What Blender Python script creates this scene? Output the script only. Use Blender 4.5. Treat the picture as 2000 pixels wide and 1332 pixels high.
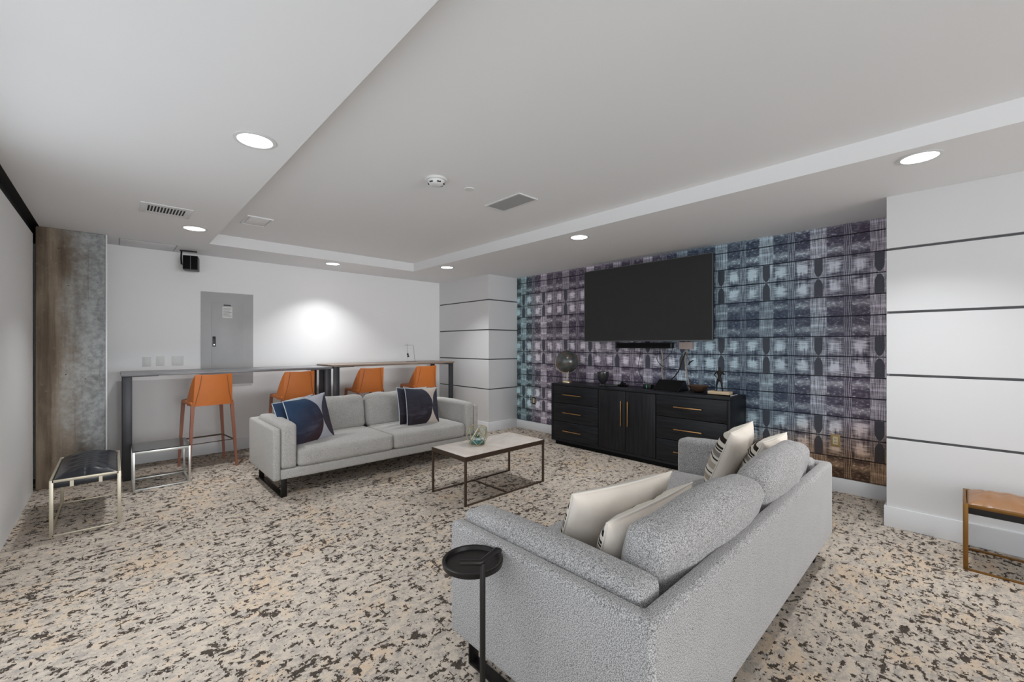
import bpy, bmesh, math, random
from mathutils import Vector, Matrix, noise
PI = math.pi
R = math.radians
random.seed(7)
for o in list(bpy.data.objects): bpy.data.objects.remove(o)
SC = bpy.context.scene
COL = SC.collection

# ---------------------------------------------------------------- camera
cam_d = bpy.data.cameras.new('camera'); cam = bpy.data.objects.new('camera', cam_d); COL.objects.link(cam)
cam.location = (0, 0, 1.4)
cam.rotation_euler = (R(90), 0, -math.atan((1000-222.3)/824.6))
cam_d.sensor_width = 36; cam_d.lens = 36*824.6/2000
cam_d.shift_x = 0; cam_d.shift_y = 8.2/2000
cam_d.clip_start = 0.02; cam_d.clip_end = 100
SC.camera = cam

# ---------------------------------------------------------------- light and exposure
vs = SC.view_settings
vs.view_transform = 'Standard'; vs.look = 'None'; vs.gamma = 1; vs.use_curve_mapping = False
vs.exposure = 0.27
W = bpy.data.worlds.new('world'); SC.world = W; W.use_nodes = True
W.node_tree.nodes['Background'].inputs['Color'].default_value = (0.88, 0.94, 1.0, 1)
W.node_tree.nodes['Background'].inputs['Strength'].default_value = 1.2
WIN_LEFT = 12      # daylight through the windows in the left wall (W)
WIN_BACK = 240      # daylight through the window wall behind the camera (W)
SPOT = 8          # each ceiling downlight (W)

def area(name, loc, rot, sx, sy, energy, col=(1, 1, 1), spread=180):
    l = bpy.data.lights.new(name, 'AREA'); l.shape = 'RECTANGLE'; l.size = sx; l.size_y = sy
    l.energy = energy; l.color = col; l.spread = R(spread)
    o = bpy.data.objects.new(name, l); COL.objects.link(o); o.location = loc; o.rotation_euler = rot
    return o
area('window_light_left', (-0.75, 0.75, 1.3), (0, R(-90), 0), 2.2, 5.4, WIN_LEFT, (0.90, 0.95, 1.0))
area('window_light_behind', (1.8, -7.80, 1.4), (R(90), 0, 0), 4.4, 2.2, WIN_BACK, (0.95, 0.975, 1.0))

# ---------------------------------------------------------------- room measures
CEIL = 2.55; TRAY = 2.675
XL = -0.56; YB = 6.64; XTV = 5.04; XP = 4.365; YP = 0.39; XC = 4.405; YC = 5.22; YN = -7.6

# ---------------------------------------------------------------- tiny node language
class S:
    def __init__(s, nt, v): s.nt = nt; s.v = v
    def m(s, op, *a):
        n = s.nt.nodes.new('ShaderNodeMath'); n.operation = op
        for i, x in enumerate((s,)+a):
            if isinstance(x, S): s.nt.links.new(x.v, n.inputs[i])
            else: n.inputs[i].default_value = x
        return S(s.nt, n.outputs[0])
    def __add__(s, o): return s.m('ADD', o)
    def __sub__(s, o): return s.m('SUBTRACT', o)
    def __mul__(s, o): return s.m('MULTIPLY', o)
    def __truediv__(s, o): return s.m('DIVIDE', o)
    def abs(s): return s.m('ABSOLUTE')
    def lt(s, o): return s.m('LESS_THAN', o)
    def gt(s, o): return s.m('GREATER_THAN', o)
    def max(s, o): return s.m('MAXIMUM', o)
    def min(s, o): return s.m('MINIMUM', o)
    def inv(s): return (s*-1.0)+1.0
    def frac(s): return s.m('FRACT')
    def step(s, a, b):
        n = s.nt.nodes.new('ShaderNodeMapRange'); n.interpolation_type = 'SMOOTHSTEP'
        s.nt.links.new(s.v, n.inputs[0]); n.inputs[1].default_value = a; n.inputs[2].default_value = b
        if a > b:
            n.inputs[1].default_value = b; n.inputs[2].default_value = a
            n.inputs[3].default_value = 1; n.inputs[4].default_value = 0
        return S(s.nt, n.outputs[0])

class Mat:
    def __init__(s, name, color=(.5, .5, .5), rough=.6, metal=0, spec=.5, **kw):
        s.m = bpy.data.materials.new(name); s.m.use_nodes = True; s.nt = s.m.node_tree
        s.b = s.nt.nodes['Principled BSDF']
        s.b.inputs['Base Color'].default_value = (*color, 1)
        s.b.inputs['Roughness'].default_value = rough; s.b.inputs['Metallic'].default_value = metal
        s.b.inputs['Specular IOR Level'].default_value = spec
        for k, v in kw.items(): s.b.inputs[k.replace('_', ' ')].default_value = v
        s._c = {}
    def coord(s, kind='Object'):
        if kind not in s._c:
            if kind == 'World':
                n = s.nt.nodes.new('ShaderNodeNewGeometry'); s._c[kind] = n.outputs['Position']
            else:
                n = s.nt.nodes.new('ShaderNodeTexCoord'); s._c[kind] = n.outputs[kind]
        return s._c[kind]
    def xyz(s, kind='Object'):
        n = s.nt.nodes.new('ShaderNodeSeparateXYZ'); s.nt.links.new(s.coord(kind), n.inputs[0])
        return [S(s.nt, n.outputs[i]) for i in range(3)]
    def snapped(s, inc):
        if 'Snap' not in s._c:
            n = s.nt.nodes.new('ShaderNodeVectorMath'); n.operation = 'SNAP'; s.nt.links.new(s.coord('World'), n.inputs[0]); n.inputs[1].default_value = inc
            s._c['Snap'] = n.outputs[0]
    def scaled(s, sc, kind='Object', off=(0, 0, 0), rot=(0, 0, 0)):
        n = s.nt.nodes.new('ShaderNodeMapping'); s.nt.links.new(s.coord(kind), n.inputs[0])
        n.inputs['Scale'].default_value = sc; n.inputs['Location'].default_value = off; n.inputs['Rotation'].default_value = rot
        return n.outputs[0]
    def noise(s, sc=(1, 1, 1), scale=5, detail=3, rough=.55, kind='Object', dist=0, off=(0, 0, 0), rot=(0, 0, 0)):
        n = s.nt.nodes.new('ShaderNodeTexNoise'); s.nt.links.new(s.scaled(sc, kind, off, rot), n.inputs['Vector'])
        n.inputs['Scale'].default_value = scale; n.inputs['Detail'].default_value = detail
        n.inputs['Roughness'].default_value = rough; n.inputs['Distortion'].default_value = dist
        return S(s.nt, n.outputs[0])
    def voro(s, sc=(1, 1, 1), scale=5, kind='Object', rand=1):
        n = s.nt.nodes.new('ShaderNodeTexVoronoi'); s.nt.links.new(s.scaled(sc, kind), n.inputs['Vector'])
        n.inputs['Scale'].default_value = scale; n.inputs['Randomness'].default_value = rand
        return S(s.nt, n.outputs[0])
    def mix(s, f, a, b):
        n = s.nt.nodes.new('ShaderNodeMix'); n.data_type = 'RGBA'
        for sock, x in ((n.inputs[0], f), (n.inputs[6], a), (n.inputs[7], b)):
            if isinstance(x, S): s.nt.links.new(x.v, sock)
            elif isinstance(x, tuple): sock.default_value = (*x, 1)
            else: sock.default_value = x
        return S(s.nt, n.outputs[2])
    def color(s, c): s.nt.links.new(c.v, s.b.inputs['Base Color']); return s
    def rough(s, c): s.nt.links.new(c.v, s.b.inputs['Roughness']); return s
    def bump(s, h, strength=.2, dist=.005):
        n = s.nt.nodes.new('ShaderNodeBump'); n.inputs['Strength'].default_value = strength
        n.inputs['Distance'].default_value = dist; s.nt.links.new(h.v, n.inputs['Height'])
        s.nt.links.new(n.outputs[0], s.b.inputs['Normal']); return s

M = {}
def simple(key, color, rough=.6, metal=0, spec=.5, var=.06, vscale=8, **kw):
    m = Mat(key, color, rough, metal, spec, **kw)
    n = m.noise(scale=vscale, detail=3)
    d = tuple(max(0, c*(1-var)) for c in color); l = tuple(min(1, c*(1+var)) for c in color)
    m.color(m.mix(n, d, l)); M[key] = m; return m

# walls and ceiling
def paint(key, c, rough=.65, sc=60):
    m = simple(key, c, rough, var=.012, vscale=2); m.bump(m.noise(scale=sc, detail=2, kind='World'), .04, .002); return m
paint('wall_paint', (.93, .93, .93)); paint('ceiling_paint', (.86, .86, .865), .8)
paint('panel_paint', (.71, .71, .715), .5); paint('trim_paint', (.80, .81, .83), .35)
paint('left_wall_paint', (.90, .90, .90), .45)
simple('reveal_dark', (.10, .10, .105), .6); simple('track_black', (.02, .02, .022), .5)

# concrete
m = Mat('concrete', rough=.75); M['concrete'] = m
x, y, z = m.xyz('World')
big = m.noise((1.3, 1.3, .55), 2.2, 5, .6, 'World', .4)
fine = m.noise((1, 1, 1), 22, 6, .7, 'World')
tall = m.noise((14, 14, .7), 1, 4, .6, 'World')
warm = (x + big*.55 + fine*.12 + tall*.10).step(.30, -.08)
c1 = m.mix((big*.45+tall*.55).step(.35, .68), (.12, .085, .058), (.36, .285, .205))
c2 = m.mix((big*.5+fine*.5).step(.36, .66), (.20, .215, .22), (.47, .495, .50))
c = m.mix(warm, c2, c1)
c = m.mix(fine.step(.58, .80)*.5, c, (.50, .48, .44))
c = m.mix(m.noise((30, 30, 1.2), 1, 2, .5, 'World').step(.60, .72)*.3, c, (.06, .045, .035))
c = m.mix(m.voro((1, 1, 1), 9, 'World').lt(.045), c, (.03, .028, .025))
m.color(c); m.bump(fine + tall*.5, .3, .004)

# patterned carpet
m = Mat('carpet', rough=.95, spec=.1); M['carpet'] = m
m.snapped((.0045, .0045, 10)); K = 'Snap'
n1 = m.noise((.58, 1.0, 1), 33, 5, .64, K, .0)
n2 = m.noise((1.0, .70, 1), 27, 5, .62, K, .0, off=(9, 3, 0))
blob = m.noise((.75, 1, 1), 13, 5, .66, K, off=(5, 9, 0))
reg = m.noise((1, 1, 1), 1.5, 2, .5, K, off=(4, 1, 0))
reg2 = m.noise((1, 1, 1), 7.0, 2, .5, K, off=(2, 8, 0))
lines = m.noise((1, .10, 1), 55, 3, .6, K, off=(1, 5, 0))
dens = (reg-.5)*.10 + (reg2-.5)*.17
dark = ((n1 + dens).step(.574, .588)).max((n2 + dens).step(.588, .602)).max((blob + dens*.6).step(.612, .624)).max((lines + (reg2-.5)*.35).step(.675, .690))
g1 = m.noise((.7, 1, 1), 17, 5, .72, K, off=(3, 3, 0)); g2 = m.noise((1, 1, 1), 75, 3, .7, K); g3 = m.noise((1, 1, 1), 1.9, 4, .65, K, .3, off=(7, 2, 0))
base = m.mix(g1.step(.42, .58), (.45, .395, .34), (.62, .535, .445))
base = m.mix((g3*.55+g1*.45).step(.50, .60)*.60, base, (.64, .455, .29))
base = m.mix(g2.step(.50, .62)*.65, base, (.68, .61, .52))
base = m.mix((m.noise((.6, 1, 1), 24, 4, .65, K, off=(12, 0, 0))).step(.555, .60)*.60, base, (.36, .335, .315))
c = m.mix(dark, base, m.mix(g2.step(.3, .7), (.030, .024, .020), (.10, .078, .062)))
fib = m.noise((1, 1, 1), 330, 2, .6, 'World')
c = m.mix(fib.step(.62, .3)*.30, c, (.14, .12, .10))
m.color(c); m.bump(fib + dark*-.6, .35, .004)

# plaid photo-print wall covering on the boards behind the television
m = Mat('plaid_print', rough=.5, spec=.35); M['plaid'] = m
x, y, z = m.xyz('World')
a = (((y-.497)/.456+.5).frac()-.5).abs()*.456          # distance to the nearest capsule column
side = (((y-.497)/.456+.5).frac()-.5).gt(0)
dz = (((z-2.06)/.768+.5).frac()-.5).abs()*.768          # distance to the middle of a capsule row
vl = m.noise((1, 1, .035), 150, 2, .6, 'World', .0); vl2 = m.noise((1, 1, .10), 60, 3, .6, 'World')
hl = m.noise((1, .10, 1), 95, 3, .6, 'World'); sp = m.noise((1, .55, 1), 55, 5, .75, 'World')
cl = m.noise((1, .7, 1), 13, 4, .6, 'World')
row = dz.step(.189, .195)                                # 1 in the dark rows
band = a.step(.070, .062)
# tone 0..1
tone_block = ((sp.step(.60, .68)*.35) + sp.step(.45, .72)*.36 + (cl-.35)*.30 + ((dz-.262).abs().step(.055, .0)*sp*.75)) + .03
sq = ((a-.130 + (cl-.5)*.05).abs().step(.068, .018))*((dz-.098 + (vl2-.5)*.07).abs().step(.082, .018))
tone_cell = sq*.60 + (hl-.5)*1.5 + (vl2-.5)*1.1 + .32
tone = tone_block*row + tone_cell*row.inv()
core = a.step(.190, .202)
wave = ((a*430.0 + (z*24.0).m('SINE')*1.4 + vl2*4.0).m('SINE')).step(.2, .95)
tone = tone*(core.inv()) + core*(wave*.42 + .16 + (hl-.5)*.5 + sq*.1 + row.inv()*.10)
tone_band = vl.step(.38, .62)*.40 + (hl-.5)*.7 + .30 + ((dz-.30).abs().step(.02, .0))*.22
tone = tone*band.inv() + tone_band*band
cap = a.lt((((dz-.010)/.055).max(0.0).min(1.0)).m('SQRT')*.034)*dz.lt(.186)
tone = tone.max(.02)
tone = tone*cap.inv() + cap*(sp*.10+.055)
tone = tone*(m.noise((1, .5, .5), 2.2, 3, .6, 'World').step(.25, .75)*.55+.68)
edge = ((((z-.140)/.192).frac()-.5).abs()*2.0).step(.90, .995)
tone = tone*(edge*-.55+1.0)
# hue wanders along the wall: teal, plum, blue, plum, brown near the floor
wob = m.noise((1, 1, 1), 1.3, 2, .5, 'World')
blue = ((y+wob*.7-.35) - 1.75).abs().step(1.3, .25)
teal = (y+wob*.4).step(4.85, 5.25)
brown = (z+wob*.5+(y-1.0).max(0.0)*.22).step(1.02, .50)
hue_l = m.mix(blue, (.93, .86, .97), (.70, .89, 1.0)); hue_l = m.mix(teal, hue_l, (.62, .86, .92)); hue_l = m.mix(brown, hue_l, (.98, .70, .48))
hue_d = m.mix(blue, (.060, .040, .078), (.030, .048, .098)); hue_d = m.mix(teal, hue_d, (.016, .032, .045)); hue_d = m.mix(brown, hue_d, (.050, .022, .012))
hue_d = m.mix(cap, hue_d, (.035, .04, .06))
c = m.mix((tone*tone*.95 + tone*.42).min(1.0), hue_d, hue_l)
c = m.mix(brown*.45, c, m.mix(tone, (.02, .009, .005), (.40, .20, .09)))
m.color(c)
simple('plank_edge', (.02, .02, .03), .7)

# fabrics
def heather(key, a_, b_, dk, sc=420, rough=.95):
    m = Mat(key, rough=rough, spec=.15); M[key] = m
    n = m.noise((1, 1, 1), sc, 2, .7, 'Object'); n2 = m.noise((1, 1, 1), sc*.33, 3, .7, 'Object'); n3 = m.noise((1, 1, 1), 6, 3, .6)
    c = m.mix(n.step(.36, .64), a_, b_); c = m.mix(n2.step(.56, .68)*.55, c, dk); c = m.mix(n3.step(.3, .75)*.10, c, b_)
    m.color(c); m.bump(n + n2*.6, .18, .002); m.b.inputs['Sheen Weight'].default_value = .15
heather('sofa_fabric', (.11, .107, .106), (.57, .555, .545), (.045, .043, .045), 300)
heather('sofa_fabric_far', (.27, .262, .250), (.60, .58, .55), (.18, .175, .165), 330)
m = Mat('cream_cotton', rough=.9, spec=.1); M['cream'] = m
w = m.noise((1, 1, 1), 7, 4, .6, dist=.6)
m.color(m.mix(w, (.60, .545, .47), (.70, .645, .57))); m.bump(w, .5, .02)
simple('cream_piping', (.74, .69, .62), .85)
# cream cushion with woven stripes on the face that looks away from the camera
m = Mat('striped_cotton', rough=.9, spec=.1); M['striped'] = m
x, y, z = m.xyz('Object'); gx, gy, gz = m.xyz('Generated')
w = m.noise((1, 1, 1), 7, 4, .6, dist=.6)
plain = m.mix(w, (.72, .645, .565), (.82, .75, .67))
f = gz
def bandm(lo, hi): return f.gt(lo)*f.lt(hi)
st = m.mix(bandm(.80, .88), (.66, .62, .55), (.025, .02, .018))
for lo, hi, cc in ((.66, .685, (.03, .025, .02)), (.70, .735, (.03, .025, .02)), (.56, .64, (.25, .22, .20)), (.50, .525, (.03, .025, .02)),
                   (.36, .45, (.40, .35, .29)), (.29, .31, (.04, .03, .03)), (.17, .25, (.36, .30, .24)), (.10, .125, (.03, .025, .02)), (.03, .06, (.2, .17, .14))):
    st = m.mix(bandm(lo, hi), st, cc)
weave = m.noise((1, 1, 60), 2, 2, .5)
st = m.mix(weave.step(.55, .7)*bandm(.54, .65), st, (.06, .05, .045))
m.color(m.mix(y.gt(.001), plain, st)); m.bump(w, .4, .02)
# dark cushions with interlocking circles (local X,Z in the face)
def circles(key, c0, cA, cB, ang):
    m = Mat(key, rough=.8, spec=.2); M[key] = m
    x, y, z = m.xyz('Object')
    u = x/.225; v = z/.225
    d1 = (((u+.77)*(u+.77)) + v*v).m('SQRT'); d2 = (((u-1.73)*(u-1.73)) + v*v).m('SQRT')
    inside = d1.lt(1.25).max(d2.lt(1.25))
    n = m.noise((1, 1, 5), 2.2, 4, .6, dist=1.2)
    g = (z*math.cos(ang)+x*math.sin(ang))*2.2 + n*.8
    dk = m.mix(g.step(.0, .9), cA, cB); dk = m.mix(n.step(.5, .75)*.5, dk, (.10, .09, .12))
    dk = m.mix(d2.lt(1.25)*.35, dk, (.075, .08, .11))
    lt = m.mix(n, c0, tuple(q*.75 for q in c0))
    m.color(m.mix(inside, lt, dk)); m.bump(n, .4, .015)
circles('circle_print_blue', (.50, .50, .56), (.050, .030, .034), (.030, .058, .115), -.7)
circles('circle_print_plum', (.62, .54, .47), (.030, .024, .030), (.045, .045, .065), .0)
simple('white_piping', (.62, .68, .74), .8)
# leathers
def leather(key, c, rough, sc=160):
    m = Mat(key, rough=rough, spec=.5); M[key] = m
    n = m.noise((1, 1, 1), 5, 4, .6); v = m.voro((1, 1, 1), sc)
    m.color(m.mix(n, tuple(q*.86 for q in c), tuple(min(1, q*1.1) for q in c))); m.bump(v, .08, .001)
leather('orange_leather', (.62, .18, .035), .42); leather('orange_leg_leather', (.33, .135, .085), .45)
leather('black_leather', (.018, .020, .026), .28); leather('tan_leather', (.31, .150, .062), .34)
simple('black_underside', (.012, .010, .009), .7)
# metals
simple('nickel', (.60, .55, .44), .42, .75); simple('bronze_gold', (.25, .125, .035), .42, .8)
simple('chrome', (.66, .68, .66), .34, .85); simple('black_steel', (.016, .014, .013), .42, .5)
simple('gunmetal', (.055, .055, .06), .42, .7); simple('dark_bronze', (.105, .075, .055), .45, .75)
simple('brass', (.66, .38, .16), .28, 1.0); simple('pale_brass', (.72, .62, .42), .3, 1.0)
simple('stitching', (.25, .09, .03), .7)
# dark stained wood
def wood(key, c1, c2, axis, rough=.38, spec=.5):
    m = Mat(key, rough=rough, spec=spec); M[key] = m
    sc = {'y': (30, 1.5, 30), 'z': (30, 30, 1.5), 'x': (1.5, 30, 30)}[axis]
    n = m.noise(sc, 1.6, 5, .65, 'World', .3)
    m.color(m.mix(n.step(.3, .7), c1, c2)); m.bump(n, .2, .002)
wood('black_oak', (.003, .0035, .005), (.014, .016, .020), 'y', .42, .32); wood('black_oak_tall', (.003, .0035, .005), (.014, .015, .018), 'z', .42, .32)
wood('counter_wood', (.13, .095, .07), (.30, .23, .18), 'x', .40); wood('counter_grey', (.13, .13, .135), (.25, .25, .26), 'x', .32)
m = Mat('marble', rough=.36, spec=.5); M['marble'] = m
n = m.noise((1, 1, 1), 5, 6, .65, 'World', 1.5)
m.color(m.mix(n.step(.35, .65), (.60, .53, .47), (.70, .64, .585)))
# others
simple('screen', (.040, .040, .040), .55, spec=.15); simple('black_plastic', (.010, .010, .011), .4); simple('black_matte', (.008, .008, .008), .8, spec=.1)
simple('bezel', (.16, .17, .18), .3, .6)
simple('white_plastic', (.75, .75, .74), .45); simple('ivory_plastic', (.66, .58, .38), .4); simple('brass_plate', (.42, .29, .12), .45, .4); simple('grey_panel', (.47, .47, .475), .42); simple('paper', (.8, .8, .78), .8)
simple('print_ink', (.10, .10, .10), .8); simple('slot_dark', (.035, .035, .035), .8); simple('vent_white', (.74, .74, .74), .5); simple('grille_grey', (.40, .40, .40), .6)
simple('cable_black', (.02, .02, .022), .6); simple('cable_pale', (.42, .36, .30), .6); simple('device_pink', (.50, .40, .38), .6)
simple('green_led_plastic', (.05, .5, .32), .4); simple('brown_wood', (.10, .055, .035), .5); simple('cream_stone', (.72, .55, .36), .5)
simple('smoked_glass', (.03, .03, .032), .1, spec=.7); simple('leaf', (.06, .14, .04), .5); simple('pebble', (.62, .64, .62), .5); simple('teal_sand', (.12, .30, .30), .6)
g = Mat('clear_glass', (.93, .98, .97), .02, 0, .5); g.b.inputs['Transmission Weight'].default_value = 1.0; g.b.inputs['IOR'].default_value = 1.05; M['glass'] = g
g = Mat('tinted_glass', (.42, .43, .43), .12, 0, .5); g.b.inputs['Transmission Weight'].default_value = 1.0; g.b.inputs['IOR'].default_value = 1.3; M['tinted_glass'] = g
m = Mat('globe_print', rough=.24, metal=.35, spec=.7); M['globe'] = m
n = m.noise((1, 1, 1), 9, 5, .6); n2 = m.noise((1, 1, 1), 22, 4, .7)
c = m.mix(n2, (.05, .058, .058), (.15, .165, .155)); c = m.mix(n.step(.50, .56), c, m.mix(n2, (.13, .075, .045), (.20, .16, .12)))
m.color(c)
e = bpy.data.materials.new('lamp_glow'); e.use_nodes = True
bs = e.node_tree.nodes['Principled BSDF']; bs.inputs['Emission Color'].default_value = (1, .99, .97, 1); bs.inputs['Emission Strength'].default_value = 5.0
class _E: m = e
M['glow'] = _E

# ---------------------------------------------------------------- mesh helpers
def finish(name, bm, mat, parent=None, smooth=False, auto=None, loc=None, mods=()):
    me = bpy.data.meshes.new(name); bmesh.ops.recalc_face_normals(bm, faces=bm.faces[:]); bm.to_mesh(me); bm.free()
    if smooth:
        for p in me.polygons: p.use_smooth = True
        if auto is not None: me.set_sharp_from_angle(angle=R(auto))
    o = bpy.data.objects.new(name, me); COL.objects.link(o)
    if mat: me.materials.append(M[mat].m)
    if parent: o.parent = parent
    if loc is not None: o.location = loc
    return o
def box(bm, x0, x1, y0, y1, z0, z1, bev=0, seg=2):
    t = bmesh.new(); bmesh.ops.create_cube(t, size=1)
    for v in t.verts: v.co = Vector(((x0+x1)/2+v.co.x*(x1-x0), (y0+y1)/2+v.co.y*(y1-y0), (z0+z1)/2+v.co.z*(z1-z0)))
    if bev: bmesh.ops.bevel(t, geom=t.edges[:], offset=bev, segments=seg, profile=.5, affect='EDGES')
    me = bpy.data.meshes.new('t'); t.to_mesh(me); t.free(); bm.from_mesh(me); bpy.data.meshes.remove(me)
def B(name, dims, mat, parent=None, bev=0, seg=2, smooth=None):
    bm = bmesh.new(); box(bm, *dims, bev=bev, seg=seg)
    return finish(name, bm, mat, parent, smooth=bool(bev) if smooth is None else smooth, auto=35 if bev else None)
def BB(name, lst, mat, parent=None, bev=0):
    bm = bmesh.new()
    for d in lst: box(bm, *d, bev=bev)
    return finish(name, bm, mat, parent, smooth=bool(bev), auto=35 if bev else None)
def tube(bm, pts, r, n=8, caps=True, closed=False):
    pts = [Vector(p) for p in pts]; rings = []; N = len(pts)
    if not isinstance(r, (list, tuple)): r = [r]*N
    prev = None
    for i, p in enumerate(pts):
        if closed: d = (pts[(i+1) % N]-pts[i-1]).normalized()
        else: d = (pts[min(i+1, N-1)]-pts[max(i-1, 0)]).normalized()
        if prev is None:
            up = Vector((0, 0, 1)) if abs(d.z) < .9 else Vector((1, 0, 0)); a_ = d.cross(up).normalized()
        else: a_ = (prev - d*prev.dot(d)).normalized()
        prev = a_; b_ = d.cross(a_)
        rings.append([bm.verts.new(p+(a_*math.cos(2*PI*k/n)+b_*math.sin(2*PI*k/n))*r[i]) for k in range(n)])
    for i in range(N if closed else N-1):
        A_, B_ = rings[i], rings[(i+1) % N]
        for k in range(n): bm.faces.new((A_[k], A_[(k+1) % n], B_[(k+1) % n], B_[k]))
    if caps and not closed: bm.faces.new(rings[0][::-1]); bm.faces.new(rings[-1])
def T(name, pts, r, mat, parent=None, n=8, closed=False):
    bm = bmesh.new(); tube(bm, pts, r, n, closed=closed); return finish(name, bm, mat, parent, smooth=True, auto=50)
def lathe(bm, prof, c=(0, 0, 0), n=32, cap=True):
    rings = []
    for r_, z_ in prof:
        rings.append([bm.verts.new((c[0]+r_*math.cos(2*PI*k/n), c[1]+r_*math.sin(2*PI*k/n), c[2]+z_)) for k in range(n)])
    for i in range(len(rings)-1):
        for k in range(n): bm.faces.new((rings[i][k], rings[i][(k+1) % n], rings[i+1][(k+1) % n], rings[i+1][k]))
    if cap: bm.faces.new(rings[0][::-1]); bm.faces.new(rings[-1])
def L(name, prof, mat, parent=None, c=(0, 0, 0), n=32, cap=True):
    bm = bmesh.new(); lathe(bm, prof, c, n, cap); return finish(name, bm, mat, parent, smooth=True, auto=40)
def prism(bm, poly, z0, z1, bev=0, seg=3, axis='z'):
    t = bmesh.new()
    def mp(p, h):
        return {'z': (p[0], p[1], h), 'y': (p[0], h, p[1]), 'x': (h, p[0], p[1])}[axis]
    lo = [t.verts.new(mp(p, z0)) for p in poly]; hi = [t.verts.new(mp(p, z1)) for p in poly]
    t.faces.new(lo[::-1]); t.faces.new(hi)
    for i in range(len(poly)): j = (i+1) % len(poly); t.faces.new((lo[i], lo[j], hi[j], hi[i]))
    bmesh.ops.recalc_face_normals(t, faces=t.faces[:])
    if bev: bmesh.ops.bevel(t, geom=t.edges[:], offset=bev, segments=seg, profile=.5, affect='EDGES')
    me = bpy.data.meshes.new('t'); t.to_mesh(me); t.free(); bm.from_mesh(me); bpy.data.meshes.remove(me)
def softbox(bm, c, size, r, puff=(0, 0, 0), n=14, fn=None, wr=.0, seed=0):
    """upholstered block: rounded box whose faces crown outwards"""
    t = bmesh.new(); bmesh.ops.create_cube(t, size=2)
    bmesh.ops.subdivide_edges(t, edges=t.edges[:], cuts=n, use_grid_fill=True)
    h = Vector(size)/2
    for v in t.verts:
        q = v.co.copy()
        # denser near the edges
        p = Vector([math.copysign(abs(k)**.75, k)*h[i] for i, k in enumerate(q)])
        inner = Vector([max(-(h[i]-r), min(h[i]-r, p[i])) for i in range(3)])
        d = p-inner
        if d.length > 1e-9:
            on = max(abs(q[i]) for i in range(3))
            p = inner + d.normalized()*r
        u = [p[i]/h[i] for i in range(3)]
        w = [max(0, 1-u[i]**2) for i in range(3)]
        p.x += u[0]*puff[0]*w[1]*w[2]; p.y += u[1]*puff[1]*w[0]*w[2]; p.z += u[2]*puff[2]*w[0]*w[1]
        if wr:
            p += Vector((noise.noise(p*9+Vector((seed, 0, 0))), noise.noise(p*9+Vector((0, seed, 5))), noise.noise(p*9+Vector((3, 0, seed)))))*wr
        if fn: p = fn(p, u)
        v.co = p+Vector(c)
    me = bpy.data.meshes.new('t'); t.to_mesh(me); t.free(); bm.from_mesh(me); bpy.data.meshes.remove(me)
def SB(name, c, size, r, mat, parent=None, **kw):
    bm = bmesh.new(); softbox(bm, (0, 0, 0), size, r, **kw)
    return finish(name, bm, mat, parent, smooth=True, loc=c)
def empty(name, loc, label, cat, group=None, rz=0):
    o = bpy.data.objects.new(name, None); COL.objects.link(o); o.location = loc; o.rotation_euler = (0, 0, rz); o.empty_display_size = .1
    tag(o, label, cat, group); return o
def tag(o, label=None, cat=None, group=None, kind=None):
    if label: o['label'] = label
    if cat: o['category'] = cat
    if group: o['group'] = group
    if kind: o['kind'] = kind
    return o
def copy_tree(o, parent=None):
    c = o.copy(); COL.objects.link(c); c.parent = parent
    for ch in [k for k in bpy.data.objects if k.parent == o]: copy_tree(ch, c)
    return c

# ================================================================ THE SETTING
fl = B('floor', (XL-.3, XTV+.3, YN-.3, YB+.3, -.1, 0), 'carpet'); tag(fl, kind='structure', label='patterned beige and brown carpet floor')
# ceiling: low border round a raised tray
TX0, TX1, TY1, TY0 = .787, 3.40, 5.84, -2.6
bm = bmesh.new()
box(bm, XL+.035, TX0, YN, YB+.1, CEIL, CEIL+.3); box(bm, TX1, XTV+.1, YN, YB+.1, CEIL, CEIL+.3)
box(bm, TX0, TX1, TY1, YB+.1, CEIL, CEIL+.3); box(bm, TX0, TX1, YN, TY0, CEIL, CEIL+.3)
box(bm, TX0, TX1, TY0, TY1, TRAY, CEIL+.3)
ce = finish('ceiling', bm, 'ceiling_paint'); tag(ce, kind='structure', label='white ceiling with a shallow raised tray')
wb = B('wall_back', (XL-.2, XTV+.1, YB, YB+.15, 0, CEIL+.2), 'wall_paint'); tag(wb, kind='structure', label='plain white wall behind the bar counter')
bb = B('baseboard_back', (XL, XC, YB-.014, YB, 0, .15), 'trim_paint', bev=.003); tag(bb, kind='structure', label='white baseboard under the bar counter')
# left wall: solid panel at the far end, tall windows nearer the camera
wl = BB('wall_left', [(XL-.12, XL, 3.75, 6.05, 0, 2.46), (XL-.12, XL, -2.3, 3.75, 0, .12), (XL-.12, XL, -2.3, 3.75, 2.40, 2.46), (XL-.12, XL, YN, -2.3, 0, 2.46), (XL-.12, XL-.05, 6.05, YB, 0, 2.46)], 'left_wall_paint')
tag(wl, kind='structure', label='smooth grey panel wall along the left edge')
tr = BB('trim_1', [(XL-.12, XL-.03, YN, YB, 2.46, CEIL+.1), (XL-.12, XL+.036, YN, YB, CEIL+.02, CEIL+.1)], 'track_black'); tag(tr, kind='structure', label='black recessed track above the left wall')
wn = 0
for y0, y1 in ((-2.3, -.8), (-.8, .7), (.7, 2.2), (2.2, 3.75)):
    wn += 1
    f = BB('window_%d' % wn, [(XL-.10, XL-.03, y0, y0+.05, .12, 2.40), (XL-.10, XL-.03, y1-.05, y1, .12, 2.40), (XL-.10, XL-.03, y0+.05, y1-.05, .12, .17), (XL-.10, XL-.03, y0+.05, y1-.05, 2.35, 2.40)], 'gunmetal')
    tag(f, kind='structure', label='tall dark framed window in the left wall')
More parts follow.
